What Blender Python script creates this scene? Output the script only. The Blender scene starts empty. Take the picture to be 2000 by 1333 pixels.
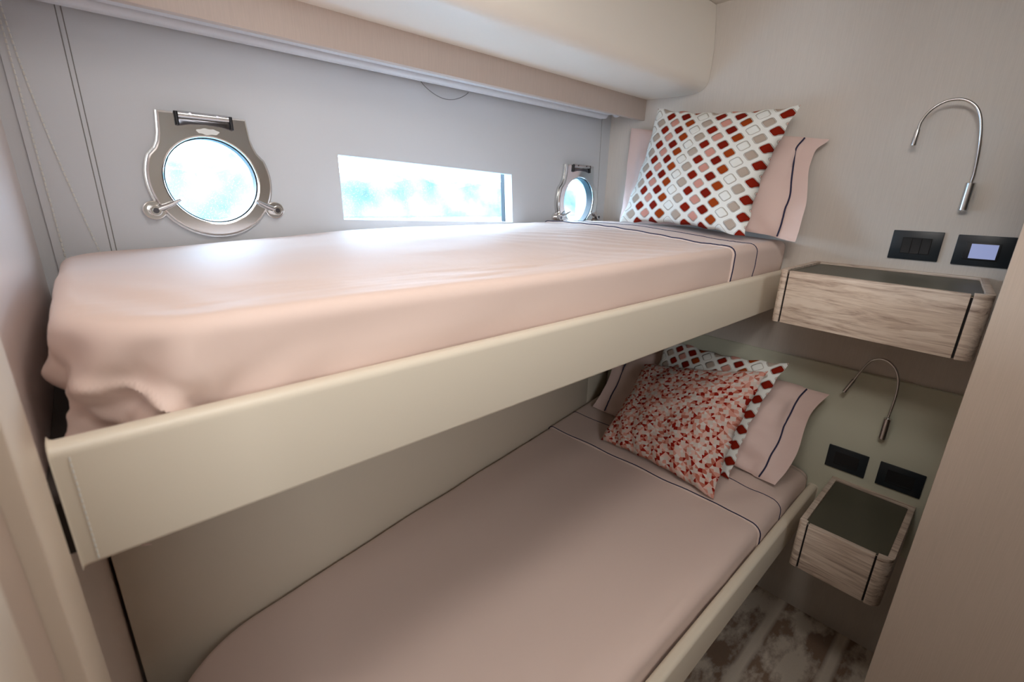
import bpy, bmesh, math, random
from mathutils import Vector, Matrix, noise
random.seed(7)
sc = bpy.context.scene
COL = sc.collection
ZC = 1.60                                   # eye height above the cabin floor

# ------------------------------------------------------------------ camera
cam_d = bpy.data.cameras.new('camera'); cam = bpy.data.objects.new('camera', cam_d); COL.objects.link(cam)
Rr = ((0.7386, -0.6737, 0.0250), (-0.1845, -0.2376, -0.9537), (0.6485, 0.6997, -0.2998))  # right, down, forward
r_, d_, f_ = [Vector(v).normalized() for v in Rr]
f_ = r_.cross(d_).normalized(); d_ = f_.cross(r_).normalized()
M = Matrix.Identity(4)
for i in range(3):
    M[i][0] = r_[i]; M[i][1] = -d_[i]; M[i][2] = -f_[i]
M[2][3] = ZC
cam.matrix_world = M
cam_d.sensor_width = 36; cam_d.lens = 16.16; cam_d.clip_start = 0.01; cam_d.clip_end = 200
cam_d.dof.use_dof = True; cam_d.dof.focus_distance = 1.45; cam_d.dof.aperture_fstop = 4.5
sc.camera = cam

# ------------------------------------------------------------------ view
sc.view_settings.view_transform = 'Standard'; sc.view_settings.look = 'None'
sc.view_settings.gamma = 1; sc.view_settings.use_curve_mapping = False
sc.view_settings.exposure = 0.57

# ------------------------------------------------------------------ world (bright overcast sky)
w = bpy.data.worlds.new('sky'); sc.world = w; w.use_nodes = True
nt = w.node_tree; nt.nodes.clear()
wo = nt.nodes.new('ShaderNodeOutputWorld'); bg = nt.nodes.new('ShaderNodeBackground')
bg.inputs[0].default_value = (0.56, 0.76, 1.0, 1); bg.inputs[1].default_value = 15.0
nt.links.new(bg.outputs[0], wo.inputs[0])

def area(name, loc, target, size, power, color, size_y=None, portal=False):
    l = bpy.data.lights.new(name, 'AREA'); l.energy = power; l.color = color; l.size = size
    if size_y: l.shape = 'RECTANGLE'; l.size_y = size_y
    o = bpy.data.objects.new(name, l); COL.objects.link(o); o.location = loc
    o.rotation_euler = (Vector(target) - Vector(loc)).to_track_quat('-Z', 'Y').to_euler()
    if name == 'fill_panel': l.spread = math.radians(125)
    if portal: l.cycles.is_portal = True
    return o
# windows in the hull let the daylight in
area('window_daylight', (0.95, 1.475, ZC+0.0), (0.95, 0, ZC+0.0), 0.80, 1, (1, 1, 1), 0.26, portal=True)
area('porthole_daylight', (0.268, 1.475, ZC+0.02), (0.268, 0, ZC+0.02), 0.26, 1, (1, 1, 1), 0.26, portal=True)
area('porthole_daylight', (1.68, 1.475, ZC-0.01), (1.68, 0, ZC-0.01), 0.26, 1, (1, 1, 1), 0.26, portal=True)
# unseen lights added to brighten the cabin, overhead and behind the camera
def spot(name, loc, target, power, color, angle, blend, radius):
    l = bpy.data.lights.new(name, 'SPOT'); l.energy = power; l.color = color; l.spot_size = math.radians(angle); l.spot_blend = blend; l.shadow_soft_size = radius
    o = bpy.data.objects.new(name, l); COL.objects.link(o); o.location = loc
    o.rotation_euler = (Vector(target) - Vector(loc)).to_track_quat('-Z', 'Y').to_euler()
    return o
spot('fill_spot', (0.15, -0.04, ZC+0.66), (1.9, 0.45, ZC+0.05), 16, (1.0, 0.95, 0.90), 68, 1.0, 0.11)  # added spot, cone set to brighten the upper head wall only
area('fill_panel', (-0.22, -1.25, ZC+0.36), (0.5, 0.8, ZC+0.34), 0.8, 8.0, (0.95, 0.97, 1.0), 0.7)  # added light panel, no window is built here
area('fill_overhead', (0.45, 0.28, ZC+0.695), (0.40, 0.32, 0), 0.30, 3.3, (1.0, 0.96, 0.92))  # added fill for the left wall, trims and aisle
area('fill_overhead', (0.12, -0.22, ZC+0.695), (0.10, 0.25, 0), 0.25, 2.6, (1.0, 0.95, 0.90))  # second added fill, for the near left

# ------------------------------------------------------------------ materials
MAT = {}
def mat(name, col, rough=0.6, metal=0.0, spec=0.5, sheen=0.0, coat=0.0, coat_r=0.03, noise_s=None, noise_a=0.0, bump=None, aniso_scale=(1,1,1), bdist=0.002):
    m = bpy.data.materials.new(name); m.use_nodes = True; nt = m.node_tree; b = nt.nodes['Principled BSDF']
    b.inputs['Base Color'].default_value = (*col, 1); b.inputs['Roughness'].default_value = rough
    b.inputs['Metallic'].default_value = metal; b.inputs['Specular IOR Level'].default_value = spec
    b.inputs['Sheen Weight'].default_value = sheen; b.inputs['Coat Weight'].default_value = coat; b.inputs['Coat Roughness'].default_value = coat_r
    if noise_s:
        tc = nt.nodes.new('ShaderNodeTexCoord'); mp = nt.nodes.new('ShaderNodeMapping'); n = nt.nodes.new('ShaderNodeTexNoise')
        mp.inputs['Scale'].default_value = aniso_scale; n.inputs['Scale'].default_value = noise_s; n.inputs['Detail'].default_value = 6
        nt.links.new(tc.outputs['Object'], mp.inputs[0]); nt.links.new(mp.outputs[0], n.inputs['Vector'])
        if noise_a:
            mr = nt.nodes.new('ShaderNodeMapRange'); mr.inputs[1].default_value = 0.3; mr.inputs[2].default_value = 0.7
            mr.inputs[3].default_value = 1-noise_a; mr.inputs[4].default_value = 1+noise_a
            vm = nt.nodes.new('ShaderNodeVectorMath'); vm.operation = 'SCALE'; vm.inputs[0].default_value = col
            nt.links.new(n.outputs[0], mr.inputs[0]); nt.links.new(mr.outputs[0], vm.inputs['Scale']); nt.links.new(vm.outputs[0], b.inputs['Base Color'])
        if bump:
            bp = nt.nodes.new('ShaderNodeBump'); bp.inputs['Strength'].default_value = bump; bp.inputs['Distance'].default_value = bdist
            nt.links.new(n.outputs[0], bp.inputs['Height']); nt.links.new(bp.outputs[0], b.inputs['Normal'])
    MAT[name] = m
    return m
def lin(r, g, b):
    f = lambda c: (c/255/12.92) if c/255 <= 0.04045 else ((c/255+0.055)/1.055)**2.4
    return (f(r), f(g), f(b))

mat('hull_leather', lin(208, 210, 213), 0.55, noise_s=600, bump=0.10, noise_a=0.01, bdist=0.0006)
mat('cream_leather', lin(222, 211, 192), 0.42, noise_s=700, bump=0.12, noise_a=0.01, bdist=0.0006)
mat('wallpaper', lin(218, 210, 201), 0.48, noise_s=30, noise_a=0.035, bump=0.10, aniso_scale=(14, 14, 0.5), bdist=0.0006)
mat('veneer', lin(184, 167, 152), 0.32, coat=0.9, coat_r=0.22, noise_s=30, noise_a=0.04, bump=0.05, aniso_scale=(16, 16, 0.4), bdist=0.0005)
mat('veneer_glare', lin(228, 210, 202), 0.35, coat=0.8, coat_r=0.3, noise_s=30, noise_a=0.03, bump=0.05, aniso_scale=(16, 16, 0.4), bdist=0.0005)  # same veneer, window glare on the foot wall put into a lighter colour
mat('veneer_long', lin(202, 185, 173), 0.42, noise_s=30, noise_a=0.04, bump=0.05, aniso_scale=(16, 16, 0.6), bdist=0.0005)
mat('jamb', lin(212, 196, 178), 0.4)
mat('jamb_pink', lin(190, 170, 155), 0.4)
mat('sheet', lin(228, 204, 192), 0.62, spec=0.3, sheen=0.15, noise_s=9, bump=0.25, noise_a=0.0, aniso_scale=(1, 1.6, 1), bdist=0.006)
mat('pillow_linen', lin(226, 199, 190), 0.6, spec=0.3, sheen=0.15, noise_s=14, bump=0.3, bdist=0.006)
mat('navy', lin(24, 24, 62), 0.7)
mat('dark_gap', (0.006, 0.005, 0.005), 0.8)
mat('olive', lin(84, 82, 68), 0.45)
mat('steel', (0.86, 0.85, 0.83), 0.13, metal=1.0)
mat('steel_brushed', (0.70, 0.70, 0.70), 0.25, metal=1.0)
mat('steel_dark', (0.18, 0.18, 0.20), 0.2, metal=1.0)
mat('rubber', (0.012, 0.012, 0.014), 0.5)
mat('plate_black', lin(30, 38, 44), 0.38)
mat('key_black', lin(22, 24, 28), 0.45)
mat('white_plastic', lin(225, 226, 230), 0.35)
mat('sage_leather', lin(212, 212, 192), 0.42, noise_s=700, bump=0.12, bdist=0.0006)
mat('locker_leather', lin(246, 238, 226), 0.42, noise_s=700, bump=0.12, bdist=0.0006)
mat('ceiling_white', lin(228, 220, 210), 0.6)
mat('thread', lin(225, 224, 218), 0.7)
mat('thread_dark', lin(130, 128, 124), 0.7)
mat('sticker', lin(235, 236, 232), 0.5)
mat('base_dark', lin(58, 50, 45), 0.7)  # shade of the gap beside the mattress foot put into this dark colour
mat('mattress_white', lin(214, 200, 190), 0.8)
mat('shore', lin(92, 112, 120), 0.9, noise_s=0.5, noise_a=0.7)
mat('quay_white', lin(225, 230, 232), 0.8)
mat('sea', lin(70, 120, 135), 0.25, noise_s=1.2, bump=0.4, bdist=0.1)
mat('cable_grey', lin(120, 120, 122), 0.5)

# screen (self lit)
m = mat('screen', lin(140, 150, 190), 0.2); b = m.node_tree.nodes['Principled BSDF']
b.inputs['Emission Color'].default_value = (*lin(140, 150, 190), 1); b.inputs['Emission Strength'].default_value = 0.45

# glass with rain drops
m = bpy.data.materials.new('glass'); m.use_nodes = True; MAT['glass'] = m; nt = m.node_tree; nt.nodes.clear()
o = nt.nodes.new('ShaderNodeOutputMaterial'); mx = nt.nodes.new('ShaderNodeMixShader'); tr = nt.nodes.new('ShaderNodeBsdfTransparent')
gl = nt.nodes.new('ShaderNodeBsdfGlossy'); gl.inputs['Roughness'].default_value = 0.05
tr.inputs[0].default_value = (0.93, 0.97, 0.98, 1)
mx.inputs[0].default_value = 0.06
nt.links.new(tr.outputs[0], mx.inputs[1]); nt.links.new(gl.outputs[0], mx.inputs[2])
tc = nt.nodes.new('ShaderNodeTexCoord'); vo = nt.nodes.new('ShaderNodeTexVoronoi'); vo.inputs['Scale'].default_value = 240
cr = nt.nodes.new('ShaderNodeMath'); cr.operation = 'LESS_THAN'; cr.inputs[1].default_value = 0.20
df = nt.nodes.new('ShaderNodeBsdfTranslucent'); df.inputs[0].default_value = (0.8, 0.9, 1.0, 1); mx2 = nt.nodes.new('ShaderNodeMixShader')
mu = nt.nodes.new('ShaderNodeMath'); mu.operation = 'MULTIPLY'; mu.inputs[1].default_value = 0.22
nt.links.new(tc.outputs['Object'], vo.inputs['Vector']); nt.links.new(vo.outputs['Distance'], cr.inputs[0]); nt.links.new(cr.outputs[0], mu.inputs[0])
nt.links.new(mu.outputs[0], mx2.inputs[0]); nt.links.new(mx.outputs[0], mx2.inputs[1]); nt.links.new(df.outputs[0], mx2.inputs[2]); nt.links.new(mx2.outputs[0], o.inputs[0])

# bleached oak, grain along Y
def oak():
    m = bpy.data.materials.new('oak'); m.use_nodes = True; nt = m.node_tree; b = nt.nodes['Principled BSDF']; b.inputs['Roughness'].default_value = 0.5
    tc = nt.nodes.new('ShaderNodeTexCoord'); mp = nt.nodes.new('ShaderNodeMapping'); mp.inputs['Scale'].default_value = (6, 0.55, 10)
    n0 = nt.nodes.new('ShaderNodeTexNoise'); n0.inputs['Scale'].default_value = 2.2; n0.inputs['Detail'].default_value = 3
    ad = nt.nodes.new('ShaderNodeVectorMath'); ad.operation = 'MULTIPLY_ADD'; ad.inputs[1].default_value = (0.5, 0.5, 0.9)
    n1 = nt.nodes.new('ShaderNodeTexNoise'); n1.inputs['Scale'].default_value = 9; n1.inputs['Detail'].default_value = 5; n1.inputs['Roughness'].default_value = 0.62
    n2 = nt.nodes.new('ShaderNodeTexNoise'); n2.inputs['Scale'].default_value = 40; n2.inputs['Detail'].default_value = 3
    mx = nt.nodes.new('ShaderNodeMath'); mx.operation = 'MULTIPLY_ADD'; mx.inputs[1].default_value = 0.30
    cr = nt.nodes.new('ShaderNodeValToRGB'); e = cr.color_ramp.elements
    e[0].position = 0.42; e[0].color = (*lin(136, 116, 102), 1); e[1].position = 0.76; e[1].color = (*lin(222, 206, 190), 1)
    x = cr.color_ramp.elements.new(0.56); x.color = (*lin(192, 172, 156), 1); x = cr.color_ramp.elements.new(0.66); x.color = (*lin(210, 192, 175), 1)
    L = nt.links.new
    L(tc.outputs['Object'], mp.inputs[0]); L(mp.outputs[0], n0.inputs['Vector']); L(n0.outputs['Color'], ad.inputs[0]); L(mp.outputs[0], ad.inputs[2])
    L(ad.outputs[0], n1.inputs['Vector']); L(ad.outputs[0], n2.inputs['Vector']); L(n2.outputs[0], mx.inputs[0]); L(n1.outputs[0], mx.inputs[2])
    L(mx.outputs[0], cr.inputs[0]); L(cr.outputs[0], b.inputs['Base Color'])
    bp = nt.nodes.new('ShaderNodeBump'); bp.inputs['Strength'].default_value = 0.4; bp.inputs['Distance'].default_value = 0.001
    L(mx.outputs[0], bp.inputs['Height']); L(bp.outputs[0], b.inputs['Normal'])
    MAT['oak'] = m
oak()

# crushed-pile carpet: sheen of the brushed pile painted as brown patches, and a pale stripe
def carpet():
    m = bpy.data.materials.new('carpet'); m.use_nodes = True; nt = m.node_tree; b = nt.nodes['Principled BSDF']; b.inputs['Roughness'].default_value = 0.9
    b.inputs['Sheen Weight'].default_value = 0.4
    L = nt.links.new; N = nt.nodes.new
    tc = N('ShaderNodeTexCoord'); mp = N('ShaderNodeMapping'); mp.inputs['Scale'].default_value = (1.0, 1.8, 1); mp.inputs['Rotation'].default_value = (0, 0, 0.15)
    n = N('ShaderNodeTexNoise'); n.inputs['Scale'].default_value = 5.5; n.inputs['Detail'].default_value = 5; n.inputs['Roughness'].default_value = 0.6
    cr = N('ShaderNodeValToRGB'); e = cr.color_ramp.elements; e[0].position = 0.45; e[0].color = (*lin(140, 112, 90), 1); e[1].position = 0.58; e[1].color = (*lin(226, 212, 194), 1)
    sx = N('ShaderNodeSeparateXYZ'); L(tc.outputs['Object'], sx.inputs[0])
    wv = N('ShaderNodeMath'); wv.operation = 'PINGPONG'; wv.inputs[1].default_value = 0.11
    lt = N('ShaderNodeMapRange'); lt.inputs[1].default_value = 0.085; lt.inputs[2].default_value = 0.1; 
    mx = N('ShaderNodeMix'); mx.data_type = 'RGBA'; mx.inputs[7].default_value = (*lin(232, 218, 200), 1)
    L(tc.outputs['Object'], mp.inputs[0]); L(mp.outputs[0], n.inputs['Vector']); L(n.outputs[0], cr.inputs[0])
    L(sx.outputs['Y'], wv.inputs[0]); L(wv.outputs[0], lt.inputs[0]); L(lt.outputs[0], mx.inputs[0]); L(cr.outputs[0], mx.inputs[6]); L(mx.outputs[2], b.inputs['Base Color'])
    n2 = N('ShaderNodeTexNoise'); n2.inputs['Scale'].default_value = 400; bp = N('ShaderNodeBump'); bp.inputs['Strength'].default_value = 0.6; bp.inputs['Distance'].default_value = 0.004
    L(tc.outputs['Object'], n2.inputs['Vector']); L(n2.outputs[0], bp.inputs['Height']); L(bp.outputs[0], b.inputs['Normal'])
    MAT['carpet'] = m
carpet()

def M_(nt, op, a, b=None, c=None):
    n = nt.nodes.new('ShaderNodeMath'); n.operation = op
    for i, v in enumerate((a, b, c)):
        if v is None: continue
        if isinstance(v, (int, float)): n.inputs[i].default_value = v
        else: nt.links.new(v, n.inputs[i])
    return n.outputs[0]

# cushion 1: embroidered rounded squares on the diagonal
def squares(N=7.5, name='cushion_squares', bands=True):
    m = bpy.data.materials.new(name); m.use_nodes = True; nt = m.node_tree; b = nt.nodes['Principled BSDF']
    b.inputs['Roughness'].default_value = 0.9; b.inputs['Specular IOR Level'].default_value = 0.15
    L = nt.links.new
    uv = nt.nodes.new('ShaderNodeUVMap'); sp = nt.nodes.new('ShaderNodeSeparateXYZ'); L(uv.outputs[0], sp.inputs[0])
    X = M_(nt, 'ADD', M_(nt, 'MULTIPLY', sp.outputs['X'], N), 1.75); Y = M_(nt, 'MULTIPLY', sp.outputs['Y'], N)
    P = M_(nt, 'ADD', X, Y); Q = M_(nt, 'SUBTRACT', X, Y)
    p = M_(nt, 'ROUND', P); q = M_(nt, 'ROUND', Q)
    dx = M_(nt, 'ABSOLUTE', M_(nt, 'SUBTRACT', P, p)); dy = M_(nt, 'ABSOLUTE', M_(nt, 'SUBTRACT', Q, q))
    hs, rr = 0.18, 0.14
    ax = M_(nt, 'MAXIMUM', M_(nt, 'SUBTRACT', dx, hs), 0.0); ay = M_(nt, 'MAXIMUM', M_(nt, 'SUBTRACT', dy, hs), 0.0)
    d = M_(nt, 'SUBTRACT', M_(nt, 'SQRT', M_(nt, 'ADD', M_(nt, 'MULTIPLY', ax, ax), M_(nt, 'MULTIPLY', ay, ay))), rr)   # <0 inside
    idx = M_(nt, 'FLOORED_MODULO', M_(nt, 'ADD', M_(nt, 'ADD', p, q), 0.1), 6.0)
    cr = nt.nodes.new('ShaderNodeValToRGB'); cr.color_ramp.interpolation = 'CONSTANT'
    cols = [lin(130, 28, 9), lin(204, 146, 132), lin(120, 24, 9), lin(152, 62, 18), lin(232, 232, 226), lin(180, 164, 150)]
    e = cr.color_ramp.elements; e[0].position = 0; e[0].color = (*cols[0], 1); e[1].position = 1/6; e[1].color = (*cols[1], 1)
    for k in range(2, 6):
        x = e.new(k/6); x.color = (*cols[k], 1)
    L(M_(nt, 'DIVIDE', idx, 6.0), cr.inputs[0])
    inside = M_(nt, 'LESS_THAN', d, 0.0)
    ring = M_(nt, 'MULTIPLY', M_(nt, 'GREATER_THAN', d, 0.018), M_(nt, 'LESS_THAN', d, 0.060))
    m1 = nt.nodes.new('ShaderNodeMix'); m1.data_type = 'RGBA'; m1.inputs[6].default_value = (*lin(234, 234, 228), 1)
    L(inside, m1.inputs[0]); L(cr.outputs[0], m1.inputs[7])
    m2 = nt.nodes.new('ShaderNodeMix'); m2.data_type = 'RGBA'; m2.inputs[7].default_value = (*lin(168, 154, 140), 1)
    L(M_(nt, 'MULTIPLY', ring, 0.8), m2.inputs[0]); L(m1.outputs[2], m2.inputs[6]); L(m2.outputs[2], b.inputs['Base Color'])
    bp = nt.nodes.new('ShaderNodeBump'); bp.inputs['Strength'].default_value = 0.9; bp.inputs['Distance'].default_value = 0.004
    mr = nt.nodes.new('ShaderNodeMapRange'); mr.inputs[1].default_value = -0.04; mr.inputs[2].default_value = 0.06; L(d, mr.inputs[0])
    L(mr.outputs[0], bp.inputs['Height']); L(bp.outputs[0], b.inputs['Normal'])
    MAT[name] = m
squares()

# cushion 2: velvet mosaic of tilted squares and small triangles
def mosaic(N=15.0, name='cushion_mosaic'):
    m = bpy.data.materials.new(name); m.use_nodes = True; nt = m.node_tree; b = nt.nodes['Principled BSDF']
    b.inputs['Roughness'].default_value = 0.9; b.inputs['Specular IOR Level'].default_value = 0.2
    L = nt.links.new
    uv = nt.nodes.new('ShaderNodeUVMap'); sp = nt.nodes.new('ShaderNodeSeparateXYZ'); L(uv.outputs[0], sp.inputs[0])
    ca, sa = N*math.cos(0.5), N*math.sin(0.5)
    X = M_(nt, 'SUBTRACT', M_(nt, 'MULTIPLY', sp.outputs['X'], ca), M_(nt, 'MULTIPLY', sp.outputs['Y'], sa))
    Y = M_(nt, 'ADD', M_(nt, 'MULTIPLY', sp.outputs['X'], sa), M_(nt, 'MULTIPLY', sp.outputs['Y'], ca))
    ix = M_(nt, 'FLOOR', X); iy = M_(nt, 'FLOOR', Y)
    fx = M_(nt, 'SUBTRACT', M_(nt, 'SUBTRACT', X, ix), 0.5); fy = M_(nt, 'SUBTRACT', M_(nt, 'SUBTRACT', Y, iy), 0.5)
    par = M_(nt, 'SUBTRACT', M_(nt, 'MULTIPLY', M_(nt, 'FLOORED_MODULO', M_(nt, 'ADD', ix, iy), 2.0), 2.0), 1.0)   # -1 / +1
    jit = M_(nt, 'MULTIPLY', M_(nt, 'SUBTRACT', M_(nt, 'FLOORED_MODULO', M_(nt, 'ADD', M_(nt, 'MULTIPLY', ix, 3.0), M_(nt, 'MULTIPLY', iy, 5.0)), 4.0), 1.5), 0.07)
    gx_ = M_(nt, 'ADD', fx, M_(nt, 'MULTIPLY', fy, jit)); gy_ = M_(nt, 'SUBTRACT', fy, M_(nt, 'MULTIPLY', fx, jit))
    insq = M_(nt, 'LESS_THAN', M_(nt, 'ADD', M_(nt, 'ABSOLUTE', gx_), M_(nt, 'ABSOLUTE', gy_)), 0.36)
    sec = M_(nt, 'ADD', M_(nt, 'MULTIPLY', M_(nt, 'GREATER_THAN', fx, 0.0), 2.0), M_(nt, 'GREATER_THAN', fy, 0.0))
    half = M_(nt, 'GREATER_THAN', M_(nt, 'ABSOLUTE', fx), M_(nt, 'ABSOLUTE', fy))
    wn = nt.nodes.new('ShaderNodeTexWhiteNoise'); wn.noise_dimensions = '4D'; cb = nt.nodes.new('ShaderNodeCombineXYZ')
    L(ix, cb.inputs[0]); L(iy, cb.inputs[1]); L(sec, cb.inputs[2]); L(cb.outputs[0], wn.inputs['Vector']); L(half, wn.inputs['W'])
    cr = nt.nodes.new('ShaderNodeValToRGB'); cr.color_ramp.interpolation = 'CONSTANT'; e = cr.color_ramp.elements
    st = [(0, lin(142, 26, 12)), (0.15, lin(206, 146, 130)), (0.42, lin(218, 180, 168)), (0.66, lin(180, 104, 86)), (0.84, lin(214, 204, 196))]
    e[0].position = 0; e[0].color = (*st[0][1], 1); e[1].position = st[1][0]; e[1].color = (*st[1][1], 1)
    for p_, c_ in st[2:]:
        x = e.new(p_); x.color = (*c_, 1)
    L(wn.outputs['Value'], cr.inputs[0])
    m1 = nt.nodes.new('ShaderNodeMix'); m1.data_type = 'RGBA'; m1.inputs[7].default_value = (*lin(206, 190, 180), 1)
    L(insq, m1.inputs[0]); L(cr.outputs[0], m1.inputs[6]); L(m1.outputs[2], b.inputs['Base Color'])
    bp = nt.nodes.new('ShaderNodeBump'); bp.inputs['Strength'].default_value = 0.5; bp.inputs['Distance'].default_value = 0.003
    L(wn.outputs['Value'], bp.inputs['Height']); L(bp.outputs[0], b.inputs['Normal'])
    MAT[name] = m
mosaic()

# ------------------------------------------------------------------ mesh helpers
def V(x, y, z): return Vector((x, y, z + ZC))          # z given relative to eye height
def finish(bm, name, m, parent=None, smooth=35, loc=None):
    bmesh.ops.recalc_face_normals(bm, faces=bm.faces)
    for f in bm.faces: f.smooth = True
    a = math.radians(smooth)
    for e in bm.edges:
        if len(e.link_faces) == 2 and e.calc_face_angle(0) > a: e.smooth = False
    me = bpy.data.meshes.new(name); bm.to_mesh(me); bm.free()
    if m: me.materials.append(MAT[m])
    o = bpy.data.objects.new(name, me); COL.objects.link(o)
    if parent:
        o.parent = parent
        o.matrix_parent_inverse = Matrix.Translation(-parent.location)
    return o
def tag(o, label=None, cat=None, group=None, kind=None):
    if label: o['label'] = label
    if cat: o['category'] = cat
    if group: o['group'] = group
    if kind: o['kind'] = kind
    return o
def thing(name, label, cat, loc, group=None):
    o = bpy.data.objects.new(name, None); COL.objects.link(o); o.location = loc; o.empty_display_size = 0.05
    return tag(o, label, cat, group)
def box(bm, a, b, bev=0.0, seg=2):
    x0, x1 = sorted((a[0], b[0])); y0, y1 = sorted((a[1], b[1])); z0, z1 = sorted((a[2], b[2]))
    t = bmesh.new(); vs = [t.verts.new((x, y, z)) for x in (x0, x1) for y in (y0, y1) for z in (z0, z1)]
    for q in ((0, 1, 3, 2), (4, 6, 7, 5), (0, 4, 5, 1), (2, 3, 7, 6), (0, 2, 6, 4), (1, 5, 7, 3)): t.faces.new([vs[i] for i in q])
    if bev: bmesh.ops.bevel(t, geom=list(t.edges), offset=bev, segments=seg, profile=0.5, affect='EDGES')
    merge(bm, t)
def merge(bm, t, mtx=None):
    if mtx: bmesh.ops.transform(t, matrix=mtx, verts=t.verts)
    me = bpy.data.meshes.new('tmp'); t.to_mesh(me); t.free(); bm.from_mesh(me); bpy.data.meshes.remove(me)
def prism(bm, pts, h, mapf, bev=0.0, seg=2):
    """2D outline, extruded from 0 to h; mapf(u, v, w) -> world"""
    t = bmesh.new(); a = [t.verts.new(mapf(u, v, 0)) for u, v in pts]; b = [t.verts.new(mapf(u, v, h)) for u, v in pts]
    n = len(pts); fa = t.faces.new(a); fb = t.faces.new(b[::-1])
    for i in range(n): t.faces.new((a[i], a[(i+1) % n], b[(i+1) % n], b[i]))
    if bev:
        bmesh.ops.recalc_face_normals(t, faces=t.faces)
        es = [e for e in t.edges if e.calc_face_angle(0) > math.radians(50)]
        bmesh.ops.bevel(t, geom=es, offset=bev, segments=seg, profile=0.5, affect='EDGES')
    merge(bm, t)
def tube(bm, pts, r, n=8, cap=True):
    pts = [Vector(p) for p in pts]; rings = []; up = Vector((0.13, 0.31, 0.94))
    T0 = (pts[1]-pts[0]).normalized(); nrm = (up - T0*up.dot(T0)).normalized()
    for i, p in enumerate(pts):
        T = (pts[min(i+1, len(pts)-1)] - pts[max(i-1, 0)]).normalized()
        nrm = (nrm - T*nrm.dot(T)).normalized(); bn = T.cross(nrm)
        rr = r[i] if isinstance(r, (list, tuple)) else r
        rings.append([bm.verts.new(p + nrm*math.cos(2*math.pi*k/n)*rr + bn*math.sin(2*math.pi*k/n)*rr) for k in range(n)])
    for a, b in zip(rings, rings[1:]):
        for k in range(n): bm.faces.new((a[k], a[(k+1) % n], b[(k+1) % n], b[k]))
    if cap: bm.faces.new(rings[0][::-1]); bm.faces.new(rings[-1])
def disc_cyl(bm, c, axis, r, h, n=32, bev=0.0):
    c = Vector(c); ax = Vector(axis).normalized(); q = ax.to_track_quat('Z', 'Y')
    def mp(u, v, w_): return c + q @ Vector((u, v, w_))
    prism(bm, [(r*math.cos(2*math.pi*k/n), r*math.sin(2*math.pi*k/n)) for k in range(n)], h, mp, bev)
def plate_holes(bm, outer, holes, mapf, h):
    """flat plate with holes: outline rings at w=0 and w=h joined by walls"""
    for w_ in (0, h):
        t = bmesh.new(); es = []
        for ring in [outer] + holes:
            vs = [t.verts.new(mapf(u, v, w_)) for u, v in ring]
            for i in range(len(vs)): es.append(t.edges.new((vs[i], vs[(i+1) % len(vs)])))
        bmesh.ops.triangle_fill(t, use_beauty=True, use_dissolve=False, edges=es)
        merge(bm, t)
    for ring in [outer] + holes:
        a = [bm.verts.new(mapf(u, v, 0)) for u, v in ring]; b = [bm.verts.new(mapf(u, v, h)) for u, v in ring]
        for i in range(len(a)): bm.faces.new((a[i], a[(i+1) % len(a)], b[(i+1) % len(a)], b[i]))
    bmesh.ops.remove_doubles(bm, verts=bm.verts, dist=1e-5)
def circ(cx, cz, r, n=64): return [(cx + r*math.cos(2*math.pi*k/n), cz + r*math.sin(2*math.pi*k/n)) for k in range(n)]
def rrect(x0, y0, x1, y1, rs, n=8):
    """rounded rectangle; rs = radii at (x0y0, x1y0, x1y1, x0y1)"""
    P = []
    for (cx, cy, sx, sy, a0), r in zip(((x0, y0, 1, 1, 180), (x1, y0, -1, 1, 270), (x1, y1, -1, -1, 0), (x0, y1, 1, -1, 90)), rs):
        if r < 1e-5: P.append((cx, cy)); continue
        for k in range(n+1):
            a = math.radians(a0 + 90*k/n); P.append((cx + sx*r + r*math.cos(a), cy + sy*r + r*math.sin(a)))
    return P
def sm(t): t = max(0.0, min(1.0, t)); return t*t*(3-2*t)

XH, YH, XF = 1.904, 1.42, -0.076        # head wall, hull lining, foot wall
ZFL, ZCE = -ZC, 0.702

# ================================================================== SETTING
def S(bm, name, m, parent=None, smooth=35):
    o = finish(bm, name, m, parent, smooth)
    if not parent: o['kind'] = 'structure'
    return o
bm = bmesh.new(); box(bm, V(-2.2, -1.3, ZFL-0.05), V(XH+0.1, 1.6, ZFL)); S(bm, 'floor', 'carpet')
bm = bmesh.new(); box(bm, V(-2.2, -1.3, ZCE), V(XH+0.1, 1.6, ZCE+0.05)); S(bm, 'ceiling', 'ceiling_white')
bm = bmesh.new(); box(bm, V(XH, -1.3, ZFL), V(XH+0.05, 1.6, ZCE)); S(bm, 'wall_right', 'wallpaper')
# foot wall and door frame on the near left
bm = bmesh.new(); box(bm, V(XF-0.04, 0.492, ZFL), V(XF, 1.6, ZCE)); S(bm, 'wall_left', 'veneer_glare')
bm = bmesh.new(); box(bm, V(-0.15, 0.398, ZFL), V(-0.058, 0.491, ZCE), 0.003); S(bm, 'trim_1', 'jamb')
bm = bmesh.new(); box(bm, V(-0.12, 0.300, ZFL), V(-0.070, 0.397, ZCE)); S(bm, 'trim_2', 'jamb_pink')
bm = bmesh.new(); box(bm, V(-0.11, 0.16, ZFL), V(-0.060, 0.296, ZCE), 0.004); S(bm, 'trim_3', 'jamb')
bm = bmesh.new(); box(bm, V(XF, YH+0.006, -0.5), V(-0.0525, YH+0.0465, 0.46)); S(bm, 'trim_9', 'hull_leather')
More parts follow.
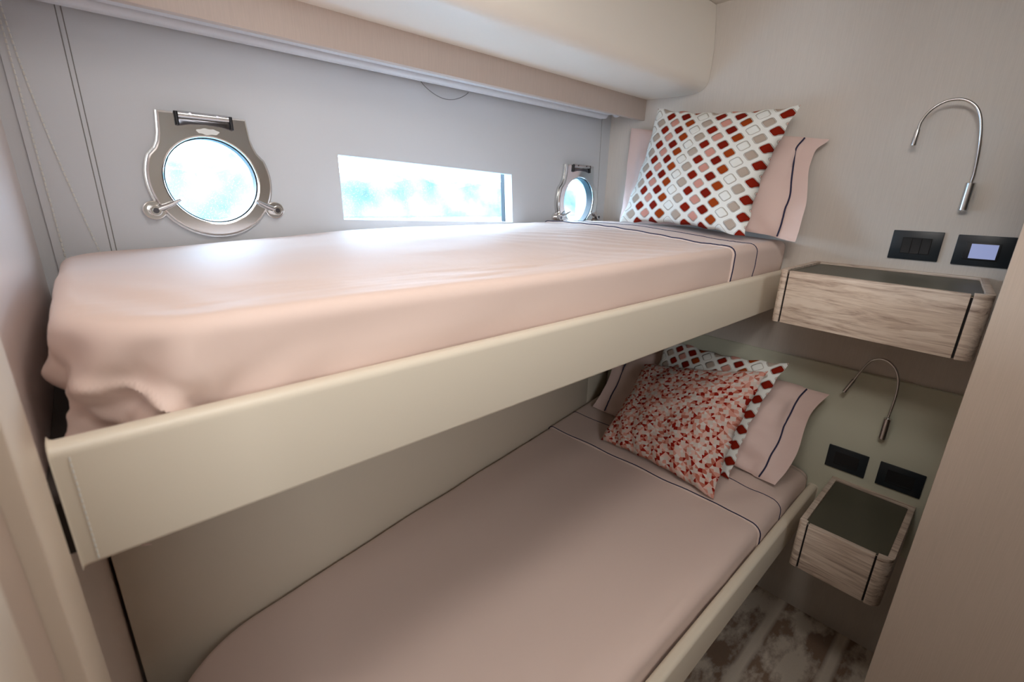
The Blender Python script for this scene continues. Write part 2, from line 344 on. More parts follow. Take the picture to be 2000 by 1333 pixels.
# shell behind the camera
bm = bmesh.new(); box(bm, V(-2.2, -1.35, ZFL), V(XH+0.1, -1.3, ZCE)); S(bm, 'wall_front', 'ceiling_white')
bm = bmesh.new(); box(bm, V(-2.25, -1.35, ZFL), V(-2.2, 1.6, ZCE)); S(bm, 'wall_corridor', 'veneer')
bm = bmesh.new(); box(bm, V(-2.2, 1.5, ZFL), V(-0.12, 1.55, ZCE)); S(bm, 'wall_corridor_end', 'veneer')
# tall veneered partition on the right foreground
bm = bmesh.new(); box(bm, V(1.25, -1.3, ZFL), V(1.29, 0.009, ZCE), 0.002); S(bm, 'wall_partition', 'veneer')

# hull wall with the window and the two round openings
def hull(u, v, w_): return V(u, YH + w_, v)
PL, PR = (0.268, 0.018), (1.682, -0.012)
WIN = [(0.599, 0.105), (0.602, -0.080), (1.302, -0.099), (1.290, 0.083)]
bm = bmesh.new()
plate_holes(bm, [(-0.052, -0.46), (XH, -0.46), (XH, 0.46), (-0.052, 0.46)], [circ(*PL, 0.112), circ(*PR, 0.112), WIN], hull, 0.045)
hw = S(bm, 'wall_back', 'hull_leather')
bm = bmesh.new()
plate_holes(bm, [(-0.2, -0.5), (2.0, -0.5), (2.0, 0.75), (-0.2, 0.75)],
            [circ(*PL, 0.125), circ(*PR, 0.125), [(0.589, 0.118), (0.592, -0.092), (1.315, -0.111), (1.303, 0.096)]], lambda u, v, w_: V(u, YH+0.047+w_, v), 0.02)
S(bm, 'wall_hull', 'rubber')
bm = bmesh.new(); box(bm, V(-0.2, YH+0.047, ZFL), V(2.0, YH+0.07, -0.5)); S(bm, 'wall_hull_lower', 'veneer')
# stitched hem at the near end: two rows of stitches, the second drifting away towards the bottom
bm = bmesh.new()
def stitch_row(bm, f, z0, z1, step=0.0105, r=0.0013):
    z = z0
    while z > z1:
        a, b = f(z), f(z-step*0.72)
        tube(bm, [Vector(a), (Vector(a)+Vector(b))/2 + Vector((0, -0.0012, 0)), Vector(b)], r, 5); z -= step
stitch_row(bm, lambda z: V(-0.040 + 0.004*((0.34-z)/0.5), YH-0.0006, z), 0.34, -0.155, r=0.0017)
stitch_row(bm, lambda z: V(-0.034 + 0.060*((0.34-z)/0.5)**1.5, YH-0.0006, z), 0.34, -0.145, r=0.0017)
S(bm, 'stitching', 'thread', hw)
bm = bmesh.new()
for xx in (0.044, 0.053): tube(bm, [V(xx, YH-0.0002, 0.36), V(xx, YH-0.0002, -0.2)], 0.0009, 6)
tube(bm, [V(1.835, YH-0.0002, 0.36), V(1.842, YH-0.0002, 0.1), V(1.848, YH-0.0002, -0.15)], 0.0008, 6)
S(bm, 'seam', 'thread_dark', hw)
# rectangular window: recessed pane in a black gasket
wn = thing('window_1', None, None, V(0.95, YH+0.045, 0)); wn['kind'] = 'structure'
bm = bmesh.new(); box(bm, V(0.56, YH+0.066, -0.13), V(1.345, YH+0.070, 0.13)); S(bm, 'pane', 'glass', wn)
bm = bmesh.new(); plate_holes(bm, [(0.580, 0.128), (0.583, -0.102), (1.325, -0.121), (1.313, 0.106)], [[(0.594, 0.112), (0.597, -0.086), (1.300, -0.106), (1.288, 0.091)]], lambda u, v, w_: V(u, YH+0.045+w_, v), 0.02)
S(bm, 'gasket', 'rubber', wn)
# lower hull lining, cream leather panel tapering towards the foot
def ylo(x): return 1.01 + 0.157*x
bm = bmesh.new()
prism(bm, [(-0.071, ylo(-0.071)), (1.700, ylo(1.700)), (1.700, YH+0.04), (-0.071, YH+0.04)], 1.24, lambda u, v, w_: V(u, v, ZFL + w_), 0.004)
S(bm, 'trim_4', 'cream_leather')
bm = bmesh.new()
prism(bm, [(1.703, ylo(1.703)+0.002), (XH, ylo(XH)+0.002), (XH, YH+0.04), (1.703, YH+0.04)], 1.24, lambda u, v, w_: V(u, v, ZFL + w_), 0.002)
S(bm, 'trim_5', 'cream_leather')
# wood beam along the top of the hull
bm = bmesh.new(); box(bm, V(XF, 1.241, 0.331), V(XH, 1.262, 0.60), 0.002); S(bm, 'trim_6', 'veneer_long')
bm = bmesh.new(); box(bm, V(XF, 1.2625, 0.43), V(XH, 1.47, ZCE)); S(bm, 'trim_7', 'veneer_long')

# ================================================================== BLIND CASSETTE UNDER THE BEAM
bl = thing('roller_blind', 'white roller blind cassette running under the wooden beam along the top of the hull wall', 'blind', V(0.9, 1.385, 0.345))
bm = bmesh.new(); prism(bm, [(1.264, 0.352), (1.272, 0.347), (1.360, 0.352), (1.366, 0.352), (1.366, 0.425), (1.264, 0.425)], 1.855, lambda u, v, w_: V(-0.05 + w_, u, v))
finish(bm, 'cassette', 'white_plastic', bl, 50)
bm = bmesh.new(); prism(bm, rrect(1.3675, 0.339, 1.408, 0.425, (0.014, 0.010, 0.004, 0.004)), 1.845, lambda u, v, w_: V(-0.045 + w_, u, v)); finish(bm, 'bottom_rail', 'white_plastic', bl, 50)
bm = bmesh.new(); disc_cyl(bm, V(1.8065, 1.325, 0.362), (1, 0, 0), 0.022, 0.010, 24, 0.002); finish(bm, 'end_cap', 'white_plastic', bl)
bm = bmesh.new(); disc_cyl(bm, V(1.802, 1.386, 0.356), (1, 0, 0), 0.016, 0.012, 20, 0.002); finish(bm, 'end_cap', 'white_plastic', bl)
cb = []
for k in range(25):
    t = k/24; cb.append(V(0.885 + 0.19*t, 1.414, 0.343 - 0.036*math.sin(math.pi*t)**0.8 - 0.004*t))
bm = bmesh.new(); tube(bm, cb, 0.0011, 6); finish(bm, 'pull_cord', 'cable_grey', bl)

# ================================================================== OVERHEAD CABINET (cream upholstered locker)
oc = thing('overhead_cabinet', 'cream upholstered overhead locker with soft rounded lower edge under the ceiling', 'cabinet', V(0.9, 1.1, 0.41))
prof = [(1.243, ZCE-0.0015), (1.243, 0.412), (1.10, 0.406), (1.03, 0.407)]
for k in range(9):
    a = math.radians(-90 - 90*k/8); prof.append((1.020 + 0.050*math.cos(a) , 0.459 + 0.050*math.sin(a)))
prof += [(0.967, 0.55), (0.975, 0.64), (0.982, ZCE-0.0015)]
bm = bmesh.new(); prism(bm, prof, XH-XF-0.002, lambda u, v, w_: V(XF + w_, u, v)); finish(bm, 'body', 'locker_leather', oc, 50)

# ================================================================== PORTHOLES
def porthole(c, label, group, gap):
    cx, cz = c
    t = thing('porthole', label, 'porthole', V(cx, YH, cz), group)
    def P(u, v, w_): return V(cx + u, YH - w_, cz + v)
    R = 0.133; A = math.radians(24)
    right = [(0.091, 0.152), (0.0955, 0.105), (0.100, 0.085), (0.107, 0.070)]
    n = 44; arc = [(R*math.cos(A - (math.pi+2*A)*k/n), R*math.sin(A - (math.pi+2*A)*k/n)) for k in range(n+1)]
    outer = right + arc + [(-u, v) for u, v in right[::-1]]
    hole = circ(0, 0, 0.1015, 72)
    bm = bmesh.new(); plate_holes(bm, [(u*1.03, v*1.03 if v < 0.1 else v) for u, v in outer], [hole], lambda u, v, w_: P(u, v, w_), gap)
    for f in bm.faces: pass
    finish(bm, 'rear_frame', 'steel_brushed', t)
    # polished front ring with a softened outer edge
    bm = bmesh.new()
    def ringpts(s): return [(u*s, v*s if v < 0.1 else v - 0.152*(1-s)) for u, v in outer]
    lev = [(ringpts(1.0), gap+0.002), (ringpts(1.0), gap+0.009), (ringpts(0.985), gap+0.0125), (ringpts(0.965), gap+0.0135)]
    loops = [[bm.verts.new(P(u, v, w_)) for u, v in pts] for pts, w_ in lev]
    for a, b in zip(loops, loops[1:]):
        for i in range(len(a)): bm.faces.new((a[i], a[(i+1) % len(a)], b[(i+1) % len(a)], b[i]))
    inl = [(0.1045, gap+0.0135), (0.1015, gap+0.0125), (0.1005, gap+0.010), (0.1005, gap+0.002)]
    il = [[bm.verts.new(P(r*math.cos(2*math.pi*k/72), r*math.sin(2*math.pi*k/72), w_)) for k in range(72)] for r, w_ in inl]
    for a, b in zip(il, il[1:]):
        for i in range(72): bm.faces.new((a[i], a[(i+1) % 72], b[(i+1) % 72], b[i]))
    es = []
    for L_ in (loops[-1], il[0]):
        for i in range(len(L_)): es.append(bm.edges.get((L_[i], L_[(i+1) % len(L_)])) or bm.edges.new((L_[i], L_[(i+1) % len(L_)])))
    bmesh.ops.triangle_fill(bm, use_beauty=True, use_dissolve=False, edges=es)
    es = []
    for L_ in (loops[0], il[-1]):
        for i in range(len(L_)): es.append(bm.edges.get((L_[i], L_[(i+1) % len(L_)])) or bm.edges.new((L_[i], L_[(i+1) % len(L_)])))
    bmesh.ops.triangle_fill(bm, use_beauty=True, use_dissolve=False, edges=es)
    finish(bm, 'frame_ring', 'steel', t, 14)
    bm = bmesh.new(); plate_holes(bm, circ(0, 0, 0.1012, 64), [circ(0, 0, 0.0975, 64)], lambda u, v, w_: P(u, v, w_-0.012), gap+0.018); finish(bm, 'gasket', 'rubber', t)
    bm = bmesh.new(); disc_cyl(bm, P(0, 0, -0.012), (0, 1, 0), 0.0975, 0.004, 64); finish(bm, 'glass_pane', 'glass', t)
    bm = bmesh.new(); plate_holes(bm, circ(0, 0, 0.124, 64), [circ(0, 0, 0.0975, 64)], lambda u, v, w_: P(u, v, -0.0125 - w_), 0.032); finish(bm, 'spigot', 'white_plastic', t)
    # hinge along the top
    h = bmesh.new(); tube(h, [P(-0.052, 0.146, gap+0.012), P(0.052, 0.146, gap+0.012)], 0.0085, 16); hi = finish(h, 'hinge', 'steel_brushed', t, 50)
    h = bmesh.new(); prism(h, [(-0.060, 0.137), (0.060, 0.137), (0.057, 0.120), (0.030, 0.126), (0, 0.128), (-0.030, 0.126), (-0.057, 0.120)], 0.0025, lambda u, v, w_: P(u, v, gap+0.0137+w_), 0.001); hi2 = finish(h, 'hinge_recess', 'steel_dark', t)
    for s in (-1, 1):
        h = bmesh.new(); tube(h, [P(s*0.056, 0.152, gap+0.016), P(s*0.056, 0.122, gap+0.0175)], 0.0042, 10); finish(h, 'hinge_seal', 'rubber', t, 50)
    for s in (-0.028, 0.028):
        h = bmesh.new(); disc_cyl(h, P(s, 0.148, gap+0.0200), (0, -1, 0.2), 0.0030, 0.0012, 12); finish(h, 'screw', 'steel_dark', t)
    # wing clamps
    for s in (-1, 1):
        bx_, bz_ = s*(0.129 if s < 0 else 0.137), -0.070
        b_ = bmesh.new(); prism(b_, [(bx_ + 0.024*math.cos(a), bz_ + 0.022*math.sin(a)) for a in [2*math.pi*k/28 for k in range(28)]], gap+0.002, P, 0.0025)
        cl = finish(b_, 'clamp_base', 'steel', t, 18)
        b_ = bmesh.new(); disc_cyl(b_, P(bx_, bz_, gap+0.000), (0, -1, 0), 0.0125, 0.026, 24, 0.002)
        finish(b_, 'clamp_knob', 'steel', cl, 18)
        b_ = bmesh.new(); disc_cyl(b_, P(bx_, bz_, gap+0.0255), (0, -1, 0), 0.0062, 0.0014, 20); finish(b_, 'socket', 'steel_dark', cl)
        b_ = bmesh.new(); tube(b_, [P(bx_*0.97, bz_+0.002, gap+0.018), P(bx_ - s*0.028, bz_+0.012, gap+0.023), P(bx_ - s*0.052, bz_+0.026, gap+0.032)], [0.008, 0.0062, 0.0028], 12)
        finish(b_, 'clamp_lever', 'steel_brushed', cl, 60)
    b_ = bmesh.new(); prism(b_, [(0.004 + 0.024*math.cos(a)*(1+0.05*math.sin(5*a)), 0.1135 + 0.0068*math.sin(a)*(1+0.15*math.sin(7*a+1))) for a in [2*math.pi*k/40 for k in range(40)]], 0.0004, lambda u, v, w_: P(u, v, gap+0.0137+w_)); 
    if group is None or gap < 0.012: finish(b_, 'sticker', 'sticker', t)
    else: b_.free()
porthole(PL, 'polished steel porthole near the foot of the upper bunk, left of the rectangular window', 'portholes in the hull wall', 0.008)
porthole(PR, 'polished steel porthole beside the pillow corner, right of the rectangular window', 'portholes in the hull wall', 0.012)

# ================================================================== BUNKS
def bunk(name, label, zt, zb, yo, x0, x1, base, group):
    t = thing(name, label, 'bunk', V(0.9, yo+0.02, zb), group)
    bm = bmesh.new()
    prof = rrect(yo, zb, yo+0.030, zt, (0.006, 0.006, 0.011, 0.011), 5)
    prism(bm, prof, x1-x0, lambda u, v, w_: V(x0 + w_, u, v))
    es = [e for e in bm.edges if e.calc_face_angle(0) > math.radians(80)]
    bmesh.ops.bevel(bm, geom=es, offset=0.004, segments=2, profile=0.5, affect='EDGES')
    lb = finish(bm, 'lee_board', 'cream_leather', t, 40)
    bm = bmesh.new(); z = zt-0.012
    while z > zb+0.008:
        tube(bm, [V(x0+0.013, yo-0.0004, z), V(x0+0.013, yo-0.0010, z-0.002), V(x0+0.013, yo-0.0004, z-0.0045)], 0.0008, 5); z -= 0.0065
    finish(bm, 'stitching', 'thread', lb)
    bm = bmesh.new(); box(bm, V(*base[0]), V(*base[1])); finish(bm, 'base_panel', 'base_dark', t)
    return t
bunk('upper_bunk', 'upper bunk with a long cream leather lee board along its front', -0.229, -0.362, 0.550, -0.060, XH-0.0005, ((XF+0.001, 0.5805, -0.36), (XH-0.001, YH-0.001, -0.300)), 'bunks')
bunk('lower_bunk', 'lower bunk edged with a slim cream leather rail beside the carpet', -1.022, -1.140, 0.309, -0.060, 1.8892, ((XF+0.02, 0.3400, -1.139), (1.8890, 0.99, -1.09)), 'bunks')
bm = bmesh.new(); box(bm, V(XF+0.01, 0.62, ZFL), V(XH-0.001, 1.0, -1.141)); S(bm, 'trim_8', 'wallpaper')

# ------------------------------------------------------------------ mattresses and sheets
def sheet_surface(x0, x1, yf, yb, top, hang, r, Rc, wr):
    """returns pos(a, b, off): a along x, b across y (b decreasing past yf wraps down the front, a below x0 wraps down the foot)"""
    def raw(a, b):
        ex = max(0.0, (x0 + Rc) - a); ey = max(0.0, (yf + Rc) - b)
        eb = max(0.0, b - (yb(x1) - Rc)); e2 = -ey if ey > 0 else eb
        d = math.hypot(ex, e2)
        dirx, diry = (-ex/d, e2/d) if d > 0 else (0, 0)
        cxx = max(a, x0 + Rc); cyy = min(max(b, yf + Rc), yb(x1) - Rc)
        flat = min(d, Rc - r); e = max(0.0, d - flat)
        if e <= 0: h, dr = flat, 0.0
        else:
            al = min(e/r, math.pi/2); h = flat + r*math.sin(al); dr = r*(1-math.cos(al)) + max(0.0, e - r*math.pi/2)
        x = cxx + dirx*h; y = cyy + diry*h
        wy = (yb(max(x, x0)) - yf)/(yb(x1) - yf); k = max(0.0, y - yf - 0.08)/(yb(x1) - yf - 0.08)
        y = y - k*(yb(x1) - yb(x))
        z = top(x, y) - dr
        return Vector((x, y, z)), dr
    def pos(a, b, off=0.0):
        p, dr = raw(a, b)
        pa, _ = raw(a+0.002, b); pb, _ = raw(a, b+0.002)
        n = (pa-p).cross(pb-p)
        n = n.normalized() if n.length > 1e-10 else Vector((0, 0, 1))
        p = p + n*(off + wr(p, dr))
        return Vector((p.x, p.y, p.z + ZC))
    return pos
def grid(bm, f, na, nb):
    g = [[bm.verts.new(f(i/na, j/nb)) for j in range(nb+1)] for i in range(na+1)]
    for i in range(na):
        for j in range(nb):
            try: bm.faces.new((g[i][j], g[i+1][j], g[i+1][j+1], g[i][j+1]))
            except ValueError: pass
def solid(o, th):
    md = o.modifiers.new('thick', 'SOLIDIFY'); md.thickness = th; md.offset = -1

# upper
def topU(x, y):
    t = -0.133 + 0.030*sm((y-0.58)/0.5)
    t -= 0.036*(1-sm((x+0.05)/0.85))*sm((y-0.7)/0.5)
    t += 0.006*math.exp(-((x-1.45)/0.22)**2)*sm((y-0.9)/0.4) - 0.004*math.exp(-((x-0.7)/0.5)**2)*sm((0.9-y)/0.3)
    return t
def wrU(p, dr):
    w_ = 0.0016*noise.noise(Vector((p.x*5, p.y*9, 1)))
    fx = p.x + 0.03; fy = p.y - 0.58
    c = math.exp(-(max(fx-0.03, 0)/0.09)**2)*math.exp(-(max(fy, 0)/0.22)**2)        # foot-front corner
    if dr > 0:
        k = sm(dr/0.09)
        w_ += 0.004*k*math.sin(p.x*17 + dr*22) * math.exp(-(p.x/0.5)**2)
        q = Vector((p.x*13, p.y*13, dr*15)); q = q + 0.8*Vector((noise.noise(q*0.7), noise.noise(q*0.7 + Vector((5, 1, 2))), noise.noise(q*0.7 + Vector((2, 8, 4)))))
        low = sm(dr/0.13)
        w_ += c*low*0.006*(0.4-abs(noise.noise(q*2.3))*1.5) + math.exp(-(max(fx-0.10, 0)/0.12)**2)*sm((dr-0.03)/0.06)*0.004*math.sin(p.x*55 + dr*55)
        w_ += c*low*(0.034*(0.42 - abs(noise.noise(q))*1.6)) + c*k*0.010*math.sin(p.x*60 - p.y*60 + dr*40)
        w_ -= 0.003*sm((dr-0.06)/0.05)
        w_ += 0.0035*k*noise.noise(Vector((p.x*4 + dr*12, dr*7, 3)))
    else:
        w_ += c*0.0015*math.sin(p.x*60 + p.y*40)
        w_ += 0.0016*math.exp(-((p.x-1.25)/0.25)**2)*math.sin(p.y*70 + p.x*60 + 3*noise.noise(p*6)) + 0.0012*math.exp(-((p.y-0.66)/0.06)**2)*noise.noise(Vector((p.x*7, p.y*70, 2)))*1.2
    return w_
posU = sheet_surface(-0.045, XH-0.004, 0.588, lambda x: YH-0.031, topU, 0.115, 0.022, 0.11, wrU)
def bed(name_m, label_m, name_s, label_s, pos, x0, x1, yf, yb, hang, foldx, corner, mbox, wid):
    bm = bmesh.new(); a0, a1 = x0 - hang, x1; b0, b1 = yf - hang, yb + 0.06
    grid(bm, lambda s, t: pos(a0 + (a1-a0)*s**1.35, b0 + (b1-b0)*t**1.3), 300, 170)
    sh = finish(bm, name_s, 'sheet', None, 60); solid(sh, 0.0015)
    tag(sh, label_s, 'bed sheet')
    # turned-down hem with two navy cords
    bm = bmesh.new(); c0, c1 = foldx[0]-0.006, foldx[2]
    skew = lambda b: wid*(b - yf)
    grid(bm, lambda s, t: pos(c0 + (c1-c0)*s + skew(b0+0.012 + (b1-b0-0.012)*t)*(1-s), b0+0.012 + (b1-b0-0.012)*t, 0.0042 if s > 0.01 else 0.0015), 30, 130)
    fo = finish(bm, 'turned_down_hem', 'sheet', sh, 60); solid(fo, 0.0015)
    for i, fx in enumerate(foldx[:2]):
        bm = bmesh.new(); pts = []
        for k in range(141):
            b = b0 + 0.016 + (b1-b0-0.03)*k/140
            pts.append(pos(fx + skew(b)*(1-i*0.5) + 0.003*math.sin(b*25), b, 0.0052))
        tube(bm, pts, 0.0017 if i == 0 else 0.0013, 6); finish(bm, 'navy_cord', 'navy', sh)
    bm = bmesh.new(); box(bm, V(*mbox[0]), V(*mbox[1]), 0.02, 3); mt = finish(bm, name_m, 'mattress_white'); tag(mt, label_m, 'mattress')
bed('mattress', 'mattress of the upper bunk, wrapped in the pale pink sheet behind the cream board', 'bed_sheet', 'pale pink sheet stretched over the upper bunk mattress, rumpled at its near corner',
    posU, -0.045, XH-0.004, 0.588, YH-0.031, 0.160, (1.455, 1.625, 1.89), 0, ((0.03, 0.625, -0.298), (XH-0.03, 1.34, -0.175)), 0.0)
# lower
def ybL(x): return ylo(x) - 0.006
def topL(x, y):
    return -0.958 - 0.012*sm((0.42-y)/0.1) + 0.004*math.sin(x*3) - 0.010*sm((x-1.55)/0.3)*sm((0.6-y)/0.2)
def wrL(p, dr):
    w_ = 0.0022*noise.noise(Vector((p.x*4, p.y*7, 5)))
    w_ += 0.0020*math.exp(-((p.x-1.55)/0.25)**2)*math.sin(p.y*46 + p.x*26)*sm((0.75-p.y)/0.3)
    if dr > 0: w_ += 0.003*noise.noise(Vector((p.x*6, dr*9, 3)))
    return w_
posL = sheet_surface(-0.05, XH-0.022, 0.345, ybL, topL, 0.1, 0.026, 0.20, wrL)
bed('mattress', 'mattress of the lower bunk, wrapped in the dusty pink sheet behind the slim rail', 'bed_sheet', 'dusty pink sheet covering the lower bunk mattress in the shade',
    posL, -0.05, XH-0.022, 0.345, ylo(XH-0.022)-0.006, 0.085, (1.395, 1.575, 1.86), 0, ((0.03, 0.38, -1.088), (XH-0.06, 0.94, -1.0)), -0.03)

# ================================================================== CUSHIONS AND PILLOWS
def cushion_obj(name, P, thick, m, label, cat, group=None, inset=0.035, pw=0.45, N=56, flange=None, wrinkle=0.002, seed=0.0, cords=(), bend=None, sag=0.0, back=0.4, wob=0.002, wf=33):
    """P = (bottom-left, bottom-right, top-left, top-right) seen from the room"""
    bl_, br_, tl_, tr_ = [Vector(p) + Vector((0, 0, ZC)) for p in P]
    cen = (bl_+br_+tl_+tr_)/4
    nrm = ((br_-bl_).cross(tl_-bl_)).normalized()
    if nrm.x > 0: nrm = -nrm
    fu = flange or 0.0
    def surf(u, v, side):
        uu = 0.5 + (u-0.5)*(1 - inset*math.sin(math.pi*v)); vv = 0.5 + (v-0.5)*(1 - inset*math.sin(math.pi*u))
        p = bl_*(1-uu)*(1-vv) + br_*uu*(1-vv) + tl_*(1-uu)*vv + tr_*uu*vv
        p = p + Vector((0, 0, 1))*(wob*math.sin(u*wf+seed)*abs(2*v-1)**4) + Vector((0, 1, 0))*(wob*math.sin(v*wf*0.93+seed)*abs(2*u-1)**4)
        ub = (u - fu)/(1 - 2*fu)
        if 0 < ub < 1:
            a = max(0.0, math.sin(math.pi*ub)); b = max(0.0, math.sin(math.pi*v))
            h = (a*b)**pw*(1 + sag*(0.5-v))
        else: h = 0
        w_ = wrinkle*noise.noise(Vector((u*7, v*7, seed)))*2 + wrinkle*1.4*math.sin((u*1.0+v*0.4)*38+seed)*math.exp(-((v-0.0)/0.22)**2)
        p = p + nrm*((thick*0.5*h if side > 0 else -thick*0.5*h*back) + (w_ if h > 0.05 else w_*0.5) + side*0.0012)
        if bend: p = p + bend(u, v)
        return p
    bm = bmesh.new(); uvl = bm.loops.layers.uv.new('UVMap')
    G = {}
    for side in (1, -1):
        for i in range(N+1):
            for j in range(N+1):
                if side == -1 and (i in (0, N) or j in (0, N)): G[(side, i, j)] = G[(1, i, j)]; continue
                G[(side, i, j)] = bm.verts.new(surf(i/N, j/N, side) if (0 < i < N and 0 < j < N) else surf(i/N, j/N, 0))
        for i in range(N):
            for j in range(N):
                q = [(i, j), (i+1, j), (i+1, j+1), (i, j+1)]
                if side == -1: q = q[::-1]
                f = bm.faces.new([G[(side, a, b)] for a, b in q])
                for lp, (a, b) in zip(f.loops, q): lp[uvl].uv = (a/N, b/N)
    o = finish(bm, name, m, None, 80); tag(o, label, cat, group)
    for uc in cords:
        bm = bmesh.new(); pts = [surf(uc + 0.004*math.sin(k*0.2+seed) + 0.0015*math.sin(k*0.5), 0.01 + 0.98*k/40, 1) + nrm*0.0035 for k in range(41)]
        tube(bm, pts, 0.0026, 6); finish(bm, 'navy_cord', 'navy', o)
    return o
# upper bunk: pillow standing against the head wall, cushion in front
def bendU(u, v):
    d = Vector((0, 0, 0))
    if u > 0.92: d += Vector((-0.010*math.sin(v*7+0.6) - 0.02*max(0, 0.25-v), -0.012*math.sin(v*6), 0.0))
    if u > 0.86: d += Vector((-0.012, -0.012, -0.012))*sm((u-0.86)/0.14)*sm((0.22-v)/0.22) + Vector((0.006, -0.018, -0.006))*sm((u-0.88)/0.12)*sm((v-0.86)/0.14)
    if u < 0.10: d += Vector((0.0, -0.02*(1-v)*(1-u/0.10), 0.0))
    return d
cushion_obj('pillow', [(1.775, 1.255, -0.090), (1.765, 0.525, -0.105), (1.880, 1.292, 0.302), (1.880, 0.530, 0.215)], 0.09, 'pillow_linen',
            'pale pink pillow with navy cord standing against the wall on the upper bunk', 'pillow', 'pink flanged pillows', inset=0.02, pw=0.5, flange=0.075, wrinkle=0.004, seed=3.1, cords=(0.928,), bend=bendU, wob=0.003, wf=8)
cushion_obj('throw_cushion', [(1.692, 1.175, -0.092), (1.664, 0.645, -0.111), (1.805, 1.122, 0.352), (1.802, 0.597, 0.305)], 0.15, 'cushion_squares',
            'white cushion with rust and beige rounded squares on the upper bunk', 'cushion', 'cushions with rounded squares', inset=0.09, pw=0.5, wrinkle=0.002, wob=0.003)
# lower bunk
def bendL(u, v):
    d = Vector((0, 0, 0))
    if u > 0.9: d += Vector((-0.012*math.sin(v*7+0.6), -0.010*math.sin(v*6), 0.0))
    return d
cushion_obj('pillow', [(1.640, 1.190, -0.945), (1.650, 0.385, -0.945), (1.860, 1.200, -0.640), (1.850, 0.335, -0.632)], 0.13, 'pillow_linen',
            'pink pillow with navy cord leaning behind the two cushions on the lower bunk', 'pillow', 'pink flanged pillows', inset=0.02, pw=0.5, flange=0.075, wrinkle=0.005, seed=8.4, cords=(0.925, 0.075), bend=bendL, wob=0.004, wf=9)
cushion_obj('throw_cushion', [(1.600, 0.985, -0.940), (1.545, 0.510, -0.948), (1.770, 0.930, -0.560), (1.760, 0.460, -0.540)], 0.10, 'cushion_squares',
            'white cushion with rounded squares, mostly hidden behind the mosaic cushion on the lower bunk', 'cushion', 'cushions with rounded squares', inset=0.09, pw=0.5, wrinkle=0.002, wob=0.003)
cushion_obj('throw_cushion', [(1.424, 0.986, -0.945), (1.392, 0.497, -0.945), (1.665, 0.965, -0.660), (1.650, 0.487, -0.548)], 0.13, 'cushion_mosaic',
            'pink velvet cushion patterned with small red triangles, foremost on the lower bunk', 'cushion', None, inset=0.07, pw=0.45, wrinkle=0.004, seed=5)

# ================================================================== HEADBOARD OF THE LOWER BUNK
bm = bmesh.new(); box(bm, V(1.890, 0.004, -1.16), V(XH-0.0005, 1.30, -0.545), 0.005, 3)
tag(finish(bm, 'headboard', 'sage_leather'), 'pale sage leather headboard panel on the wall behind the lower bunk', 'headboard')

# ================================================================== NIGHTSTANDS
def nightstand(label, x0, ya, yb, zb, zt, s0, s1, xw=XH, skew=0.0, flare=0.0):
    """front at x0, from ya to yb; drawer between the slits s0 and s1"""
    t = thing('floating_nightstand', label, 'nightstand', V((x0+xw)/2, (ya+yb)/2, zb), 'wall-mounted nightstands')
    R, R2, W = 0.032, 0.014, 0.016
    def sk(u, v): return u + skew*(v-(ya+yb)/2)*(xw-u)/(xw-x0)
    def sy(u, v): return yb - (yb-v)*(1 + flare*(xw-u)/(xw-x0))
    mp = lambda u, v, w_: V(sk(u, v), sy(u, v), zb + w_)
    rec = 0.020
    n = 8
    out = []
    for k in range(n+1):
        a = math.radians(180 + 90*k/n); out.append((x0+R + R*math.cos(a), ya+R + R*math.sin(a)))
    out += [(xw, ya), (xw, yb)]
    for k in range(n+1):
        a = math.radians(90 + 90*k/n); out.append((x0+R2 + R2*math.cos(a), yb-R2 + R2*math.sin(a)))
    out += [(x0, s1+0.0022), (x0+rec, s1+0.0022), (x0+rec, s0-0.0022), (x0, s0-0.0022)]
    bm = bmesh.new(); prism(bm, out, zt-zb-0.010, mp, 0.0018)
    # raised rim: right, back, left
    rim = [p for p in out[:-4]] 
    inner = [(x0+rec, s1+0.0022), (x0, s1+0.0022)]
    U = out[:n+1] + [(xw, ya), (xw, yb)] + out[n+3:2*n+4] + [(x0, s1+0.0022), (x0+rec, s1+0.0022), (x0+rec+0.004, yb-W), (xw-W-0.006, yb-W), (xw-W, yb-W-0.006), (xw-W, ya+W+0.006), (xw-W-0.006, ya+W), (x0+rec+0.004, ya+W), (x0+rec, s0-0.0022), (x0, s0-0.0022)]
    t2 = bmesh.new(); prism(t2, U, 0.0120, lambda u, v, w_: V(sk(u, v), sy(u, v), zt-0.0118 + w_), 0.0004); merge(bm, t2)
    finish(bm, 'body', 'oak', t, 40)
    bm = bmesh.new(); prism(bm, [(x0, s0+0.0025), (x0, s1-0.0025), (x0+rec-0.002, s1-0.0025), (x0+rec-0.002, s0+0.0025)], zt-zb-0.003, lambda u, v, w_: V(sk(u, v), sy(u, v), zb + 0.001 + w_), 0.0015)
    finish(bm, 'drawer_front', 'oak', t, 40)
    bm = bmesh.new(); prism(bm, [(x0+rec+0.0005, s0), (x0+rec+0.0005, s1), (x0+rec+0.012, yb-W-0.001), (xw-W-0.001, yb-W-0.001), (xw-W-0.001, ya+W+0.001), (x0+rec+0.012, ya+W+0.001)], 0.0025, lambda u, v, w_: V(sk(u, v), sy(u, v), zt-0.0095 + w_))
    finish(bm, 'top_inlay', 'olive', t)
    for s in (s0, s1):
        bm = bmesh.new(); box(bm, V(x0+0.006, s-0.0035, zb+0.002), V(x0+0.0195, s+0.0035, zt-0.012)); g = finish(bm, 'drawer_gap', 'dark_gap', t)
        for v in g.data.vertices: v.co.x, v.co.y = sk(v.co.x, v.co.y), sy(v.co.x, v.co.y)
    return t
nightstand('bleached oak floating nightstand with olive top beside the upper bunk', 1.530, 0.046, 0.480, -0.352, -0.190, 0.083, 0.4585, skew=0.10, flare=0.08)
